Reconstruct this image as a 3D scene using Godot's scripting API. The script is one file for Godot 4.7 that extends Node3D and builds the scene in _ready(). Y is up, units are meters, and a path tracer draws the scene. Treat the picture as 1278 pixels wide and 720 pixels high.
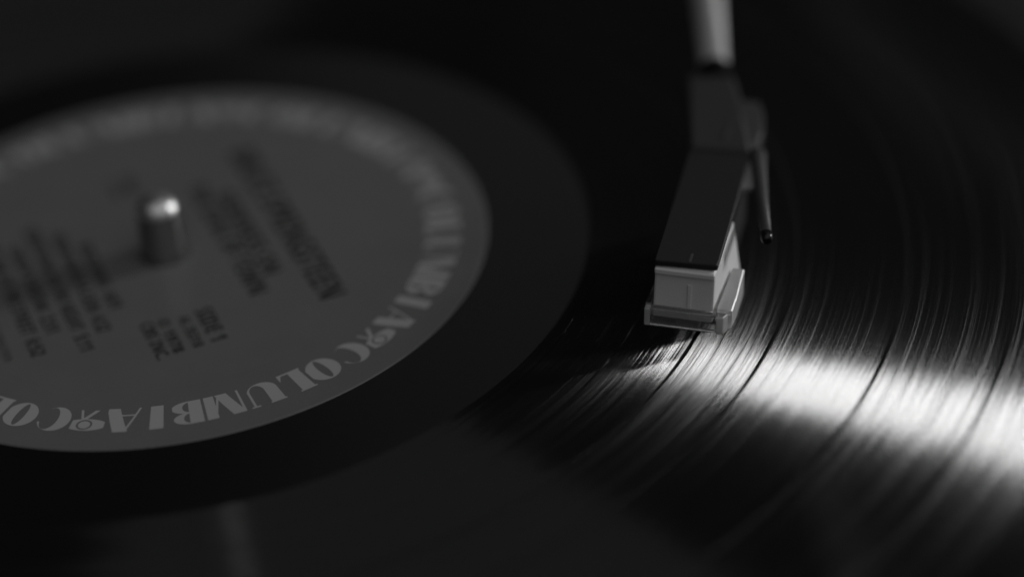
extends Node3D
# A record playing under a narrow tonearm, close up. All builders take millimetres.

const MM := 0.001
const GAPS := [86.2, 97.0, 113.2, 129.2]          # smooth lands between the five songs, radius in mm
const WAX := 65.6                                 # inner end of the grooves
const PRESS := 36.3                               # ring pressed into the label
const LAST := 146.6                               # outer end of the grooves

var rng := RandomNumberGenerator.new()
var wobble := FastNoiseLite.new()


# ------------------------------------------------------------------ helpers
func v3(a: float, y: float, b: float) -> Vector3:
	return Vector3(a, y, b) * MM


func thing(called: String, label: String, category: String) -> Node3D:
	var o := Node3D.new()
	o.name = called
	o.set_meta("label", label)
	o.set_meta("category", category)
	add_child(o, true)
	return o


func part(called: String, mesh: Mesh, m: Material, parent: Node3D, label := "") -> MeshInstance3D:
	var o := MeshInstance3D.new()
	o.name = called
	o.mesh = mesh
	o.material_override = m
	if label:
		o.set_meta("label", label)
	parent.add_child(o, true)
	return o


func grey(value: float, rough: float, metal := 0.0, spec := 0.5) -> StandardMaterial3D:
	var m := StandardMaterial3D.new()
	m.albedo_color = Color(value, value, value).linear_to_srgb()
	m.roughness = rough
	m.metallic = metal
	m.metallic_specular = spec
	return m


# turned shape: profile of (radius, height) in mm round the y axis; sharp profile corners are doubled by the caller
func turned(profile: Array, segments: int, from_r := 0.0, to_r := 1.0) -> ArrayMesh:
	var st := SurfaceTool.new()
	st.begin(Mesh.PRIMITIVE_TRIANGLES)
	var n := profile.size()
	for k in n:
		var p: Vector2 = profile[k]
		var before: Vector2 = profile[maxi(k - 1, 0)]
		var after: Vector2 = profile[mini(k + 1, n - 1)]
		var d := Vector2.ZERO
		if before.distance_to(p) > 1e-6:
			d += (p - before).normalized()
		if after.distance_to(p) > 1e-6:
			d += (after - p).normalized()
		d = d.normalized()
		for s in segments + 1:
			var t := TAU * s / segments
			st.set_normal(Vector3(-d.y * cos(t), d.x, -d.y * sin(t)).normalized())
			st.set_uv(Vector2(float(s) / segments, (p.x - from_r) / (to_r - from_r)))
			st.add_vertex(v3(p.x * cos(t), p.y, p.x * sin(t)))
	for k in n - 1:
		if (profile[k] as Vector2).distance_to(profile[k + 1]) < 1e-6:
			continue
		for s in segments:
			var a := k * (segments + 1) + s
			var b := a + segments + 1
			for i in [a, b, a + 1, a + 1, b, b + 1]:
				st.add_index(i)
	st.generate_tangents()
	return st.commit()


# corners doubled, so that a profile stays crisp
# (top outwards, down the rim, underside inwards)
func crisp(points: Array) -> Array:
	var out := []
	for k in points.size():
		out.append(points[k])
		if k > 0 and k < points.size() - 1:
			out.append(points[k])
	return out


func inset(poly: PackedVector2Array, by: float) -> PackedVector2Array:
	var out := PackedVector2Array()
	var n := poly.size()
	var turn := 0.0
	for k in n:
		turn += poly[k].cross(poly[(k + 1) % n])
	for k in n:
		var d0 := (poly[k] - poly[(k + n - 1) % n]).normalized()
		var d1 := (poly[(k + 1) % n] - poly[k]).normalized()
		var n0 := Vector2(-d0.y, d0.x) * signf(turn)
		var n1 := Vector2(-d1.y, d1.x) * signf(turn)
		var m := (n0 + n1).normalized()
		out.append(poly[k] + m * by / maxf(0.35, m.dot(n0)))
	return out


# corners cut in two, so that upright edges are rounded
func eased(poly: PackedVector2Array, by: float) -> PackedVector2Array:
	var out := PackedVector2Array()
	var n := poly.size()
	for k in n:
		var p := poly[k]
		var a := poly[(k + n - 1) % n] - p
		var b := poly[(k + 1) % n] - p
		var la := minf(by, a.length() * 0.4)
		var lb := minf(by, b.length() * 0.4)
		out.append(p + a.normalized() * la)
		out.append(p + (a.normalized() * la + b.normalized() * lb) * 0.29)
		out.append(p + b.normalized() * lb)
	return out


# closed rings of equal length joined into a solid, flat faces, turned outwards
func solid(rings: Array) -> ArrayMesh:
	var tris: Array[Vector3] = []
	var n: int = rings[0].size()
	for k in rings.size() - 1:
		for s in n:
			var a: Vector3 = rings[k][s]
			var b: Vector3 = rings[k][(s + 1) % n]
			var c: Vector3 = rings[k + 1][s]
			var d: Vector3 = rings[k + 1][(s + 1) % n]
			tris.append_array([a, b, c, b, d, c])
	for e in [0, rings.size() - 1]:
		var flat := PackedVector2Array()
		var r: Array = rings[e]
		var middle := Vector3.ZERO
		for q in r:
			middle += q / n
		var normal := Vector3.ZERO
		for s in n:
			normal += (r[s] - middle).cross(r[(s + 1) % n] - middle)
		normal = normal.normalized()
		var across := normal.cross(Vector3.UP if absf(normal.y) < 0.8 else Vector3.RIGHT).normalized()
		var along := normal.cross(across)
		for q in r:
			flat.append(Vector2((q - middle).dot(across), (q - middle).dot(along)) * 1000.0)
		var idx := Geometry2D.triangulate_polygon(flat)
		for t in range(0, idx.size(), 3):
			var abc := [r[idx[t]], r[idx[t + 1]], r[idx[t + 2]]]
			var facing: float = (abc[1] - abc[0]).cross(abc[2] - abc[0]).dot(normal)
			var outward := 1.0 if e else -1.0
			# the sides run from ring 0 to the last ring; the sign below is settled with them
			if facing * outward < 0:
				abc = [abc[0], abc[2], abc[1]]
			tris.append_array(abc)
	# signed volume tells which way round the whole solid is
	var volume := 0.0
	for t in range(0, n * 6 * (rings.size() - 1), 3):
		volume += tris[t].dot(tris[t + 1].cross(tris[t + 2]))
	var c0 := Vector3.ZERO
	for q in tris:
		c0 += q / tris.size()
	var sides := 0.0
	for t in range(0, n * 6 * (rings.size() - 1), 3):
		sides += (tris[t] - c0).dot((tris[t + 1] - c0).cross(tris[t + 2] - c0))
	var caps := 0.0
	for t in range(n * 6 * (rings.size() - 1), tris.size(), 3):
		caps += (tris[t] - c0).dot((tris[t + 1] - c0).cross(tris[t + 2] - c0))
	var st := SurfaceTool.new()
	st.begin(Mesh.PRIMITIVE_TRIANGLES)
	st.set_smooth_group(-1)
	for t in range(0, tris.size(), 3):
		var flip := (sides if t < n * 6 * (rings.size() - 1) else caps) > 0.0
		st.add_vertex(tris[t])
		st.add_vertex(tris[t + 2] if flip else tris[t + 1])
		st.add_vertex(tris[t + 1] if flip else tris[t + 2])
	st.generate_normals()
	return st.commit()


# upright block over a plan (a, b), with cut edges top and bottom
func block(plan: PackedVector2Array, y0: float, y1: float, cut := 0.2, plan_top := PackedVector2Array(), round_by := 0.3) -> ArrayMesh:
	var low := eased(plan, round_by)
	var high := eased(plan_top if plan_top.size() else plan, round_by)
	var rings := []
	for r in [[inset(low, cut), y0], [low, y0 + cut], [high, y1 - cut], [inset(high, cut), y1]]:
		var ring := []
		for q in r[0]:
			ring.append(v3(q.x, r[1], q.y))
		rings.append(ring)
	return solid(rings)


func rect(a0: float, a1: float, b0: float, b1: float) -> PackedVector2Array:
	return PackedVector2Array([Vector2(a0, b0), Vector2(a1, b0), Vector2(a1, b1), Vector2(a0, b1)])


# round bar along a path, smooth
func bar(path: Array, radii: Array, sides := 32, flatten := 1.0) -> ArrayMesh:
	var st := SurfaceTool.new()
	st.begin(Mesh.PRIMITIVE_TRIANGLES)
	var n := path.size()
	for k in n:
		var d: Vector3 = (path[mini(k + 1, n - 1)] - path[maxi(k - 1, 0)]).normalized()
		if path[mini(k + 1, n - 1)].is_equal_approx(path[maxi(k - 1, 0)]):
			d = Vector3.FORWARD
		var across := d.cross(Vector3.UP).normalized()
		var up := across.cross(d)
		for s in sides:
			var t := TAU * s / sides
			st.set_smooth_group(0)
			st.add_vertex(path[k] * MM + (across * cos(t) + up * sin(t) * flatten) * radii[k] * MM)
	for k in n - 1:
		for s in sides:
			var a := k * sides + s
			var b := k * sides + (s + 1) % sides
			for i in [a, a + sides, b, b, a + sides, b + sides]:
				st.add_index(i)
	for e in [0, n - 1]:
		for s in range(1, sides - 1):
			for i in ([e * sides, e * sides + s, e * sides + s + 1] if e == 0 else [e * sides, e * sides + s + 1, e * sides + s]):
				st.add_index(i)
	st.generate_normals()
	return st.commit()


# ------------------------------------------------------------------ the print on the paper label
const PX := 15.0                                  # texels per mm
const SIDE := 1530
var ink := PackedFloat32Array()
var pale := PackedFloat32Array()


func to_texel(at: Vector2) -> Vector2:
	return at * PX + Vector2(SIDE, SIDE) * 0.5


func fill_triangle(into: PackedFloat32Array, a: Vector2, b: Vector2, c: Vector2) -> void:
	var lo := a.min(b).min(c).floor()
	var hi := a.max(b).max(c).ceil()
	var area := (b - a).cross(c - a)
	if absf(area) < 1e-6:
		return
	for y in range(maxi(int(lo.y), 0), mini(int(hi.y), SIDE)):
		for x in range(maxi(int(lo.x), 0), mini(int(hi.x), SIDE)):
			var hits := 0
			for k in 9:
				var q := Vector2(x + (k % 3) / 3.0 + 0.167, y + (k / 3) / 3.0 + 0.167)
				var u := (b - a).cross(q - a) / area
				var v := (q - a).cross(c - a) / area
				if u >= 0 and v >= 0 and u + v < 1:
					hits += 1
			if hits:
				into[y * SIDE + x] = minf(1.0, into[y * SIDE + x] + hits / 9.0)


# one line of type: s runs along the reading direction, t towards the top of the label
func type_line(text: String, s0: float, s1: float, t: float, height: float, bold := false) -> void:
	var font := SystemFont.new()
	font.font_names = PackedStringArray(["Droid Sans"])
	font.font_weight = 700 if bold else 400
	var mesh := TextMesh.new()
	mesh.font = font
	mesh.font_size = 64
	mesh.pixel_size = 0.01
	mesh.depth = 0.0
	mesh.curve_step = 1.5
	mesh.text = text
	var arrays := mesh.surface_get_arrays(0)
	var vs: PackedVector3Array = arrays[Mesh.ARRAY_VERTEX]
	var index: PackedInt32Array = arrays[Mesh.ARRAY_INDEX] if arrays[Mesh.ARRAY_INDEX] != null else PackedInt32Array(range(vs.size()))
	var lo := vs[0]
	var hi := vs[0]
	for q in vs:
		lo = lo.min(q)
		hi = hi.max(q)
	var along := Vector2(0.1736, 0.9848)
	var up := Vector2(0.9848, -0.1736)
	var flat: Array[Vector2] = []
	for q in vs:
		var s := lerpf(s0, s1, (q.x - lo.x) / (hi.x - lo.x))
		var h := t + height * ((q.y - lo.y) / (hi.y - lo.y) - 0.5)
		flat.append(to_texel(along * s + up * h))
	for k in range(0, index.size(), 3):
		fill_triangle(ink, flat[index[k]], flat[index[k + 1]], flat[index[k + 2]])


func ell(x: float, y: float, cx: float, cy: float, rx: float, ry: float) -> bool:
	return ((x - cx) / rx) ** 2 + ((y - cy) / ry) ** 2 < 1.0


func slope(x: float, y: float, x0: float, x1: float, width: float) -> bool:   # a stroke from x0 at the foot to x1 at the head
	var c := lerpf(x0, x1, y / 5.5)
	return absf(x - c) < width * 0.5


# fat-faced capitals, 5.5 mm tall, x clockwise and y outward
func rim_letter(k: int, x: float, y: float) -> bool:
	if y < 0 or y > 5.5:
		return false
	match k:
		0: # C
			if not ell(x, y, 0.1, 2.75, 2.4, 2.75) or ell(x, y, 0.85, 2.75, 1.25, 2.5):
				return false
			return x < 1.1 or y > 3.7 or (y < 1.3 and x < 1.5)
		1: # O
			return ell(x, y, 0, 2.75, 2.5, 2.75) and not ell(x, y, 0, 2.75, 0.65, 2.5)
		2: # L
			return (x > -1.8 and x < 0.1) or (y < 0.35 and x > -2.0 and x < 1.9) or (x < 1.9 and x > 1.9 - 0.8 * (1.7 - y) / 1.7 and y < 1.7) or (y > 5.2 and x > -2.1 and x < 0.4)
		3: # U
			if y < 1.9:
				return ell(x, y, -0.05, 1.9, 2.25, 1.9) and not ell(x, y, 0.7, 1.9, 1.1, 1.55)
			return (x > -2.3 and x < -0.4) or (x > 1.8 and x < 2.15) or (y > 5.2 and ((x > -2.5 and x < -0.2) or (x > 1.3 and x < 2.5)))
		4: # M
			return (x > -2.8 and x < -2.45) or (x > 1.0 and x < 2.8) or slope(x, y, -0.1, -1.9, 1.8) or slope(x, y, 0.3, 1.4, 0.35)
		5: # B
			if x > -2.1 and x < -0.2:
				return true
			if x < -0.2:
				return false
			return (ell(x, y, -0.3, 4.1, 2.3, 1.4) and not ell(x, y, -0.3, 4.1, 0.9, 1.1)) or (ell(x, y, -0.3, 1.45, 2.6, 1.45) and not ell(x, y, -0.3, 1.45, 1.0, 1.15))
		6: # I
			return absf(x) < 0.95
		7: # A
			return slope(x, y, 1.9, 0.2, 2.0) or slope(x, y, -2.2, -0.3, 0.35) or (y > 1.5 and y < 1.8 and x > -1.6 and x < 1.2)
		8: # the eye on its legs
			if ell(x, y, 0, 3.7, 3.0, 1.35):
				return not (ell(x, y, 0.2, 3.7, 1.15, 1.15) and not ell(x, y, 0.2, 3.7, 0.85, 0.85))
			return y < 3.0 and y > 0.3 and (absf(x - lerpf(-1.2, 0.9, y / 3.0)) < 0.35 or absf(x - lerpf(1.5, 0.6, y / 3.0)) < 0.2)
	return false


func label_image() -> Image:
	ink.resize(SIDE * SIDE)
	pale.resize(SIDE * SIDE)
	type_line("BRUCE SPRINGSTEEN", -24.0, 24.3, 19.5, 4.4, true)
	type_line("DARKNESS ON", -12.6, 13.6, 13.4, 3.1, true)
	type_line("THE EDGE OF TOWN", -17.3, 17.9, 9.9, 3.1, true)
	type_line("SIDE 1", 17.9, 26.9, 0.9, 2.7, true)
	type_line("AL 35318", 18.4, 27.2, -2.3, 1.7, true)
	type_line("© 1978", 17.6, 27.2, -5.3, 1.8, true)
	type_line("CBS INC.", 17.4, 27.8, -7.8, 2.0, true)
	type_line("STEREO", -25.6, -19.5, 0.4, 1.7, true)
	type_line("JC 35318", -25.6, -19.5, -2.4, 1.5, true)
	type_line("BADLANDS  4:01", -8.8, 11.0, -10.6, 2.25, true)
	type_line("ADAM RAISED A CAIN  4:32", -14.0, 16.4, -13.8, 2.25, true)
	type_line("SOMETHING IN THE NIGHT  5:11", -17.8, 20.0, -17.3, 2.25, true)
	type_line("CANDY'S ROOM  2:51", -13.8, 12.8, -20.7, 2.25, true)
	type_line("RACING IN THE STREET  6:52", -16.0, 17.9, -24.1, 2.25, true)
	type_line("PRODUCED BY JON LANDAU AND BRUCE SPRINGSTEEN", -17.0, 17.0, -28.6, 1.5)
	var places := [0.0, 7.2, 13.3, 19.9, 27.9, 34.6, 40.4, 46.6, 53.6]
	var c := SIDE * 0.5
	for y in SIDE:
		for x in SIDE:
			var r0 := Vector2(x - c, y - c).length() / PX
			if r0 < 39.8 or r0 > 46.4:
				continue
			var hits := 0
			for k in 4:
				var q := Vector2(x + (k % 2) * 0.5 + 0.25 - c, y + (k / 2) * 0.5 + 0.25 - c)
				var deg := fposmod(rad_to_deg(q.angle()) - 56.6 + 3.6, 60.0) - 3.6
				var near := 0
				for p in 9:
					if absf(deg - places[p]) < absf(deg - places[near]):
						near = p
				if rim_letter(near, deg_to_rad(deg - places[near]) * 43.3, q.length() / PX - 40.4):
					hits += 1
			pale[y * SIDE + x] = hits / 4.0
	var fibre := FastNoiseLite.new()
	fibre.seed = 5
	fibre.frequency = 0.18
	var cloud := FastNoiseLite.new()
	cloud.seed = 9
	cloud.frequency = 0.006
	var bytes := PackedByteArray()
	bytes.resize(SIDE * SIDE * 3)
	for y in SIDE:
		for x in SIDE:
			var i := y * SIDE + x
			var paper := 0.2 * (1.0 + 0.05 * fibre.get_noise_2d(x, y) + 0.05 * cloud.get_noise_2d(x, y))
			var value := lerpf(lerpf(paper, 0.52, pale[i]), 0.006, ink[i])
			var srgb := int(255.0 * (1.055 * pow(value, 1.0 / 2.4) - 0.055) + 0.5)
			bytes[i * 3] = srgb
			bytes[i * 3 + 1] = srgb
			bytes[i * 3 + 2] = srgb
	return Image.create_from_data(SIDE, SIDE, false, Image.FORMAT_RGB8, bytes)


# ------------------------------------------------------------------ grooves: walls that lean 45 degrees in and out, rougher where the music is loud
const R0 := 64.0
const R1 := 148.0
const ROWS := 2048


func groove_maps() -> Array:
	var tilt := Image.create(4, ROWS, false, Image.FORMAT_RGB8)
	var rough := Image.create(4, ROWS, false, Image.FORMAT_RGB8)
	var loud := [0.0, 0.0, 0.0, 0.0, 0.0]
	for k in ROWS:
		var r := R0 + (R1 - R0) * (k + 0.5) / ROWS
		var song := 0
		for g in GAPS:
			if r > g:
				song += 1
		var lo: float = [WAX, GAPS[0], GAPS[1], GAPS[2], GAPS[3]][song]
		var hi: float = [GAPS[0], GAPS[1], GAPS[2], GAPS[3], LAST][song]
		var fine := 0.65 * wobble.get_noise_2d(r * 4.0, 3.0) + 0.45 * wobble.get_noise_2d(r * 9.0, 90.0)
		var broad := wobble.get_noise_2d(r * 1.2, 40.0)
		var level: float = [0.32, 0.5, 0.16, 0.3, 0.28][song] + 0.8 * fine + 0.3 * broad
		var ridge := wobble.get_noise_2d(r * 5.0, 200.0) + 0.5 * wobble.get_noise_2d(r * 9.0, 300.0)
		level *= smoothstep(0.0, 2.2, hi - r) * 0.8 + 0.2     # each song begins at its outer edge, quietly
		level *= smoothstep(0.0, 0.6, r - lo) * 0.5 + 0.5
		level = clampf(level, 0.02, 1.0)
		level = level ** 1.5 if rng.randf() < 0.5 else 0.12 * level
		var lean := (1.0 if k % 2 == 0 else -1.0) * deg_to_rad(51.5 - 0.12 * (r - 84.0) + rng.randfn(0.0, 0.8) + [7.0, 8.0, 3.5, 8.0, 8.0][song] * ridge)
		var n := Vector3(0.0, sin(lean), cos(lean))
		for x in 4:
			tilt.set_pixel(x, k, Color(n.x * 0.5 + 0.5, n.y * 0.5 + 0.5, n.z * 0.5 + 0.5))
			var q := 0.12 + 0.27 * level
			rough.set_pixel(x, k, Color(q, q, q))
	return [ImageTexture.create_from_image(tilt), ImageTexture.create_from_image(rough)]


# ------------------------------------------------------------------ the place
func _ready() -> void:
	rng.seed = 7
	wobble.seed = 11
	wobble.noise_type = FastNoiseLite.TYPE_SIMPLEX
	wobble.frequency = 0.35

	var camera := Camera3D.new()
	camera.name = "camera"
	camera.position = Vector3(0.0, 0.21425, 0.34846)
	camera.rotation = Vector3(-0.5826667, -0.1519213, -0.1001602)
	var lens := CameraAttributesPhysical.new()
	lens.frustum_focal_length = 109.57            # 12.5 degrees over a 24 mm tall frame
	lens.frustum_focus_distance = 0.372
	lens.frustum_near = 0.02
	lens.frustum_far = 20.0
	lens.exposure_aperture = 4.4
	camera.attributes = lens
	camera.fov = 12.5
	camera.near = 0.02
	camera.far = 20.0
	add_child(camera)
	camera.current = true

	var world := WorldEnvironment.new()
	world.name = "environment"
	var env := Environment.new()
	env.background_mode = Environment.BG_COLOR
	env.background_color = Color(0.012, 0.012, 0.012).linear_to_srgb()
	env.tonemap_mode = Environment.TONE_MAPPER_LINEAR
	env.tonemap_exposure = 1.0
	env.sdfgi_enabled = true
	env.ssao_enabled = true
	env.ssil_enabled = true
	world.environment = env
	add_child(world)

	var stylus := Vector3(0.0705, 0.0, 0.046)
	area_light("lamp_light", stylus, Vector3(0.95, 0.2, -0.2), 1.0, Vector2(0.155, 0.28), 0.43)
	area_light("overhead_light", Vector3(0.03, 0.0, 0.02), Vector3(0.3, 1.0, 0.7), 1.3, Vector2(2.2, 2.2), 0.47)
	area_light("rear_window_light", Vector3(0.04, 0.0, 0.02), Vector3(0.3, 0.5, -0.8), 1.6, Vector2(0.9, 0.6), 0.011)
	area_light("ceiling_lamp_light", stylus, Vector3(0.47, 0.82, -0.32), 1.4, Vector2(0.06, 0.06), 0.016)

	turntable()
	record()
	tonearm()


func area_light(called: String, target: Vector3, towards: Vector3, distance: float, size: Vector2, energy: float) -> void:
	var l := AreaLight3D.new()
	l.name = called
	l.area_size = size
	l.area_normalize_energy = true
	l.light_energy = energy
	l.area_range = 6.0
	l.area_attenuation = 2.0
	l.shadow_enabled = true
	add_child(l)
	l.look_at_from_position(target + towards.normalized() * distance, target)


func turntable() -> void:
	var t := thing("turntable", "black turntable base and platter under the record, with a steel spindle", "turntable")
	t.position = Vector3(0.0, -0.055, 0.0)
	var black := grey(0.02, 0.45)
	part("plinth", block(PackedVector2Array([Vector2(-215, -185), Vector2(235, -185), Vector2(235, 175), Vector2(-215, 175)]), 0.0, 32.0, 3.0, PackedVector2Array(), 12.0), black, t)
	part("platter", turned(crisp([Vector2(0, 49), Vector2(154.5, 49), Vector2(155.5, 48), Vector2(155.5, 37.5), Vector2(154, 36), Vector2(0, 36)]), 180), grey(0.25, 0.35, 0.9), t)
	part("mat", turned(crisp([Vector2(0, 52.8), Vector2(152, 52.8), Vector2(152.4, 52.4), Vector2(152.4, 49.5), Vector2(152, 49.1), Vector2(0, 49.1)]), 180), grey(0.02, 0.85), t)
	var spindle := part("spindle", turned([Vector2(3.2, 63.0), Vector2(3.42, 59.5), Vector2(3.5, 55.5), Vector2(3.5, 45)], 64), grey(0.4, 0.28, 1.0), t, "steel spindle with a bright rounded tip")
	var profile := []
	for k in 13:
		var a := deg_to_rad(90.0 * k / 12.0)
		profile.append(Vector2(3.2 * pow(sin(a), 0.8) + 0.001, 63.0 + 2.4 * cos(a)))
	part("tip", turned(profile, 64), grey(0.9, 0.42, 1.0), spindle)


func record() -> void:
	var t := thing("vinyl_record", "black vinyl record with a grey paper label, lying on the turntable", "record")
	t.position = Vector3(0.0, -0.0021, 0.0)
	var y := 2.1
	var maps := groove_maps()
	var grooved := grey(0.012, 1.0, 0.0, 0.48)
	grooved.roughness_texture = maps[1]
	grooved.texture_filter = BaseMaterial3D.TEXTURE_FILTER_NEAREST
	grooved.normal_enabled = true
	grooved.normal_texture = maps[0]
	var smooth := grey(0.006, 0.24, 0.0, 0.6)
	# body: underside, rim bead and dead wax
	part("disc", turned([Vector2(LAST, y - 0.02), Vector2(146.9, y - 0.02), Vector2(147.9, y + 0.15), Vector2(149.2, y + 0.25), Vector2(150.2, y), Vector2(150.7, 1.2), Vector2(150.6, 0.7), Vector2(149.6, 0), Vector2(149.6, 0), Vector2(3.65, 0)], 240), smooth, t)
	part("dead_wax", turned([Vector2(3.65, y - 0.01), Vector2(51, y - 0.01), Vector2(WAX, y - 0.01)], 360), smooth, t, "smooth run-out ring between the label and the grooves")
	var edges := [WAX] + GAPS + [LAST]
	for k in 5:
		var lo: float = edges[k] + (0.0 if k == 0 else 0.3)
		var hi: float = edges[k + 1] - (0.0 if k == 4 else 0.3)
		var prof := []
		for q in 6:
			prof.append(Vector2(lerpf(lo, hi, q / 5.0), y))
		part("grooves", turned(prof, 720, R0, R1), grooved, t)
	for g in GAPS:
		part("track_gap", turned([Vector2(g - 0.3, y), Vector2(g - 0.24, y - 0.04), Vector2(g - 0.08, y - 0.04), Vector2(g, y - 0.09), Vector2(g + 0.1, y - 0.04), Vector2(g + 0.24, y - 0.04), Vector2(g + 0.3, y)], 720), smooth, t)
	# paper label with a pressed ring
	var paper := StandardMaterial3D.new()
	paper.albedo_texture = ImageTexture.create_from_image(label_image())
	paper.roughness = 0.25
	paper.metallic_specular = 0.4
	var label := turned([Vector2(3.7, y - 0.1), Vector2(3.7, y + 0.1), Vector2(3.9, y + 0.13), Vector2(3.95, y + 0.13), Vector2(PRESS - 0.45, y + 0.13), Vector2(PRESS - 0.4, y + 0.13), Vector2(PRESS, y + 0.08), Vector2(PRESS + 0.4, y + 0.13), Vector2(PRESS + 0.45, y + 0.13), Vector2(49.6, y + 0.13), Vector2(49.75, y + 0.13), Vector2(50.0, y + 0.08), Vector2(50.05, y - 0.02)], 360)
	part("paper_label", flat_uv(label), paper, t, "grey paper label with pale rim lettering and black song titles")


func flat_uv(mesh: ArrayMesh) -> ArrayMesh:
	var arrays := mesh.surface_get_arrays(0)
	var vs: PackedVector3Array = arrays[Mesh.ARRAY_VERTEX]
	var uv := PackedVector2Array()
	for q in vs:
		uv.append(to_texel(Vector2(q.x, q.z) / MM) / SIDE)
	arrays[Mesh.ARRAY_TEX_UV] = uv
	arrays[Mesh.ARRAY_TANGENT] = null
	var out := ArrayMesh.new()
	out.add_surface_from_arrays(Mesh.PRIMITIVE_TRIANGLES, arrays)
	return out


func poly(flat: Array) -> PackedVector2Array:
	var out := PackedVector2Array()
	for k in range(0, flat.size(), 2):
		out.append(Vector2(flat[k], flat[k + 1]))
	return out


func tonearm() -> void:
	var t := thing("tonearm", "narrow black headshell on a silver arm tube, with a pale cartridge playing the record", "tonearm")
	# own axes: x across the headshell, y up, z forward along it
	t.transform = Transform3D(Basis(Vector3(0.90351394, -0.0784591, 0.42131547), Vector3(0.07110809, 0.99691733, 0.03315825), Vector3(-0.42261826, 0.0, 0.90630779)), Vector3(0.07013, 0.0000667, 0.04714))
	var black := grey(0.085, 0.55, 0.0, 0.35)
	var specks := FastNoiseLite.new()
	specks.seed = 21
	specks.frequency = 0.11
	var ramp := Gradient.new()
	ramp.offsets = PackedFloat32Array([0.0, 0.62, 0.84, 0.9, 1.0])
	ramp.colors = PackedColorArray([Color(0.55, 0.55, 0.55), Color(0.6, 0.6, 0.6), Color(0.68, 0.68, 0.68), Color(0.9, 0.9, 0.9), Color(1.0, 1.0, 1.0)])
	var dusty := NoiseTexture2D.new()
	dusty.width = 512
	dusty.height = 512
	dusty.seamless = true
	dusty.noise = specks
	dusty.color_ramp = ramp
	black.albedo_texture = dusty
	black.uv1_triplanar = true
	black.uv1_scale = Vector3.ONE * 60.0
	var satin := grey(0.045, 0.55, 0.0, 0.35)
	var silver := grey(0.5, 0.6, 0.3)
	var body := grey(0.82, 0.45)
	var clear := StandardMaterial3D.new()
	clear.albedo_color = Color(0.95, 0.95, 0.95, 0.08)
	clear.refraction_enabled = true
	clear.refraction_scale = 0.05
	clear.roughness = 0.08
	# arm tube, bent a little at the joint
	var d := Vector3(-4.72, 0.0, -21.9).normalized()
	var foot := Vector3(-5.0, 11.8, -54.5)
	part("arm_tube", bar([foot + d * 0.4, foot + d * 60.0, foot + d * 165.0], [2.25, 2.3, 2.4], 40), silver, t, "silver arm tube")
	part("collar", bar([foot + d * -2.6, foot + d * -2.3, foot + d * 0.9, foot + d * 1.2], [2.3, 2.4, 2.4, 2.3], 40), grey(0.008, 0.9, 0.0, 0.2), t)
	part("joint", block(poly([-8.9, -51.6, -1.8, -52.6, 0.6, -45.4, 4.35, -30.6, -4.75, -29.9]), 8.0, 13.0, 0.5, PackedVector2Array(), 0.6), satin, t)
	var tab := []
	for ring in [[9.0, 0.3], [10.0, 0.0], [11.9, 0.0], [12.2, 0.25]]:
		var r := []
		for q in inset(poly([-0.6, -33.0, 0.4, -45.3, 3.2, -46.4, 4.3, -43.6, 5.1, -38.8, 4.5, -30.8]), ring[1]):
			r.append(v3(q.x, ring[0] + (0.9 - 0.22 * q.x if ring[0] > 11 else 0.0), q.y))
		tab.append(r)
	part("locking_tab", solid(tab), satin, t)
	var shell := part("headshell", block(poly([-4.5, 0.25, -4.75, -30.1, 4.4, -30.4, 4.4, -0.25]), 11.5, 12.5, 0.14), black, t, "black headshell plate with a pale front mark")
	part("front_mark", block(rect(0.25, 0.62, -2.4, -0.3), 12.47, 12.53, 0.01, PackedVector2Array(), 0.05), grey(0.07, 0.5), shell)
	part("side_wall", block(rect(3.2, 4.1, -30.0, -14.2), 1.3, 11.6, 0.15), black, shell)
	part("side_wall", block(rect(-4.3, -3.4, -30.0, -14.2), 1.3, 11.6, 0.15), black, shell)
	# finger lift: a web beside the plate and a tapering rod with a hollow tip
	var lift := part("finger_lift", bar([Vector3(5.1, 11.6, -32.0), Vector3(5.7, 11.6, -29.0), Vector3(7.8, 11.6, -19.0), Vector3(9.75, 11.6, -10.6)], [1.4, 1.25, 1.0, 0.8], 28), grey(0.05, 0.55), t, "tapered finger lift on the right of the headshell")
	part("web", block(poly([4.3, -33.0, 5.4, -33.0, 6.4, -25.0, 6.2, -22.5, 4.3, -21.5]), 11.2, 12.1, 0.15), grey(0.25, 0.5), lift)
	part("tip", bar([Vector3(9.7, 11.6, -10.9), Vector3(9.9, 11.6, -9.9), Vector3(10.0, 11.6, -9.3)], [0.9, 0.9, 0.6], 28), grey(0.006, 0.3), lift)
	# cartridge
	var cart := part("cartridge", block(poly([-4.6, 0.0, 4.03, 0.0, 4.35, -2.5, 5.9, -13.4, 5.4, -14.2, -5.2, -14.0, -5.0, -8.0]), 3.0, 11.34, 0.25, poly([-4.4, 0.0, 4.15, 0.0, 4.25, -2.5, 4.75, -13.2, 4.4, -14.0, -4.6, -14.0, -4.8, -10.0])), body, t, "pale grey plastic cartridge")
	part("top_lip", block(poly([-4.45, 0.55, 4.2, 0.55, 4.1, -0.6, -4.4, -0.6]), 10.3, 11.3, 0.2), body, cart)
	part("guide_ridge", block(rect(0.35, 0.85, -0.2, 0.22), 3.6, 8.9, 0.08, PackedVector2Array(), 0.05), body, cart, "raised line down the cartridge front")
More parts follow.
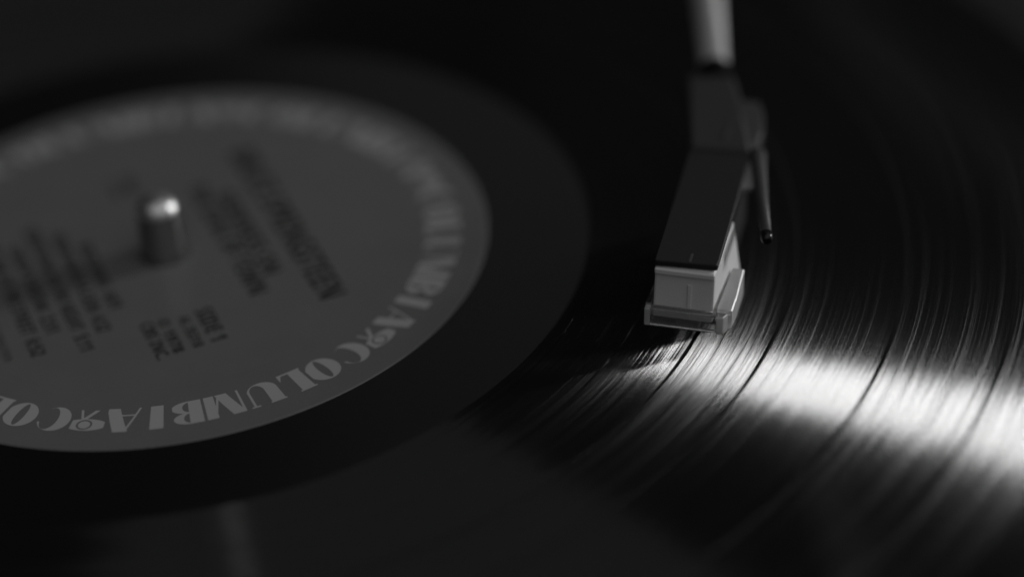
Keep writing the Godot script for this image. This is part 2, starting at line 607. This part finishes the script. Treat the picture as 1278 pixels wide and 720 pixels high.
	var stylus := part("stylus_assembly", block(rect(-1.4, 2.2, -3.0, 0.0), 1.3, 3.1, 0.2), grey(0.03, 0.5), cart)
	part("stylus_mount", block(rect(-3.9, 5.2, -12.5, -2.6), 0.9, 3.05, 0.2), grey(0.05, 0.5), stylus)
	part("front_bar", block(poly([-4.73, 1.5, 4.73, 1.5, 4.73, 0.25, -4.73, 0.25]), 2.0, 5.0, 0.18, PackedVector2Array(), 0.15), clear, cart, "clear plastic stylus guard")
	var frosted := clear.duplicate()
	frosted.albedo_color.a = 0.4
	frosted.roughness = 0.3
	var milky := clear.duplicate()
	milky.albedo_color.a = 0.5
	milky.roughness = 0.32
	part("guard_end", block(rect(-5.55, -4.75, 0.3, 1.56), 2.05, 4.95, 0.15, PackedVector2Array(), 0.15), frosted, cart)
	part("guard_end", block(poly([4.75, 0.3, 6.3, 0.3, 5.75, 1.5, 4.75, 1.56]), 1.95, 4.95, 0.15, PackedVector2Array(), 0.15), frosted, cart)
	var arm := []
	for q in [[0.26, 4.7, 6.3, 2.0, 4.9], [-0.2, 4.6, 6.75, 2.0, 5.2], [-3.0, 4.9, 7.0, 2.0, 5.7], [-8.6, 5.45, 7.1, 2.2, 6.7]]:
		arm.append([v3(q[1], q[3], q[0]), v3(q[2], q[3] + 0.2, q[0]), v3(q[2], q[4] - 0.2, q[0]), v3(q[2] - 0.2, q[4], q[0]), v3(q[1], q[4], q[0])])
	part("guard_arm", solid(arm), milky, cart)
	part("guard_arm", block(poly([-5.7, 0.15, -4.75, 0.15, -4.75, -8.0, -5.1, -8.0]), 2.0, 4.9, 0.18, PackedVector2Array(), 0.15), clear, cart)
	part("cantilever", bar([Vector3(0.2, 2.4, -6.0), Vector3(0.2, 1.6, -3.0), Vector3(0.2, 0.75, -0.9)], [0.3, 0.26, 0.2], 16), grey(0.5, 0.3, 1.0), cart)
	part("stylus_tip", bar([Vector3(0.2, 0.8, -1.0), Vector3(0.2, 0.35, -1.05), Vector3(0.2, 0.02, -1.1)], [0.18, 0.14, 0.03], 12), grey(0.4, 0.1), cart)
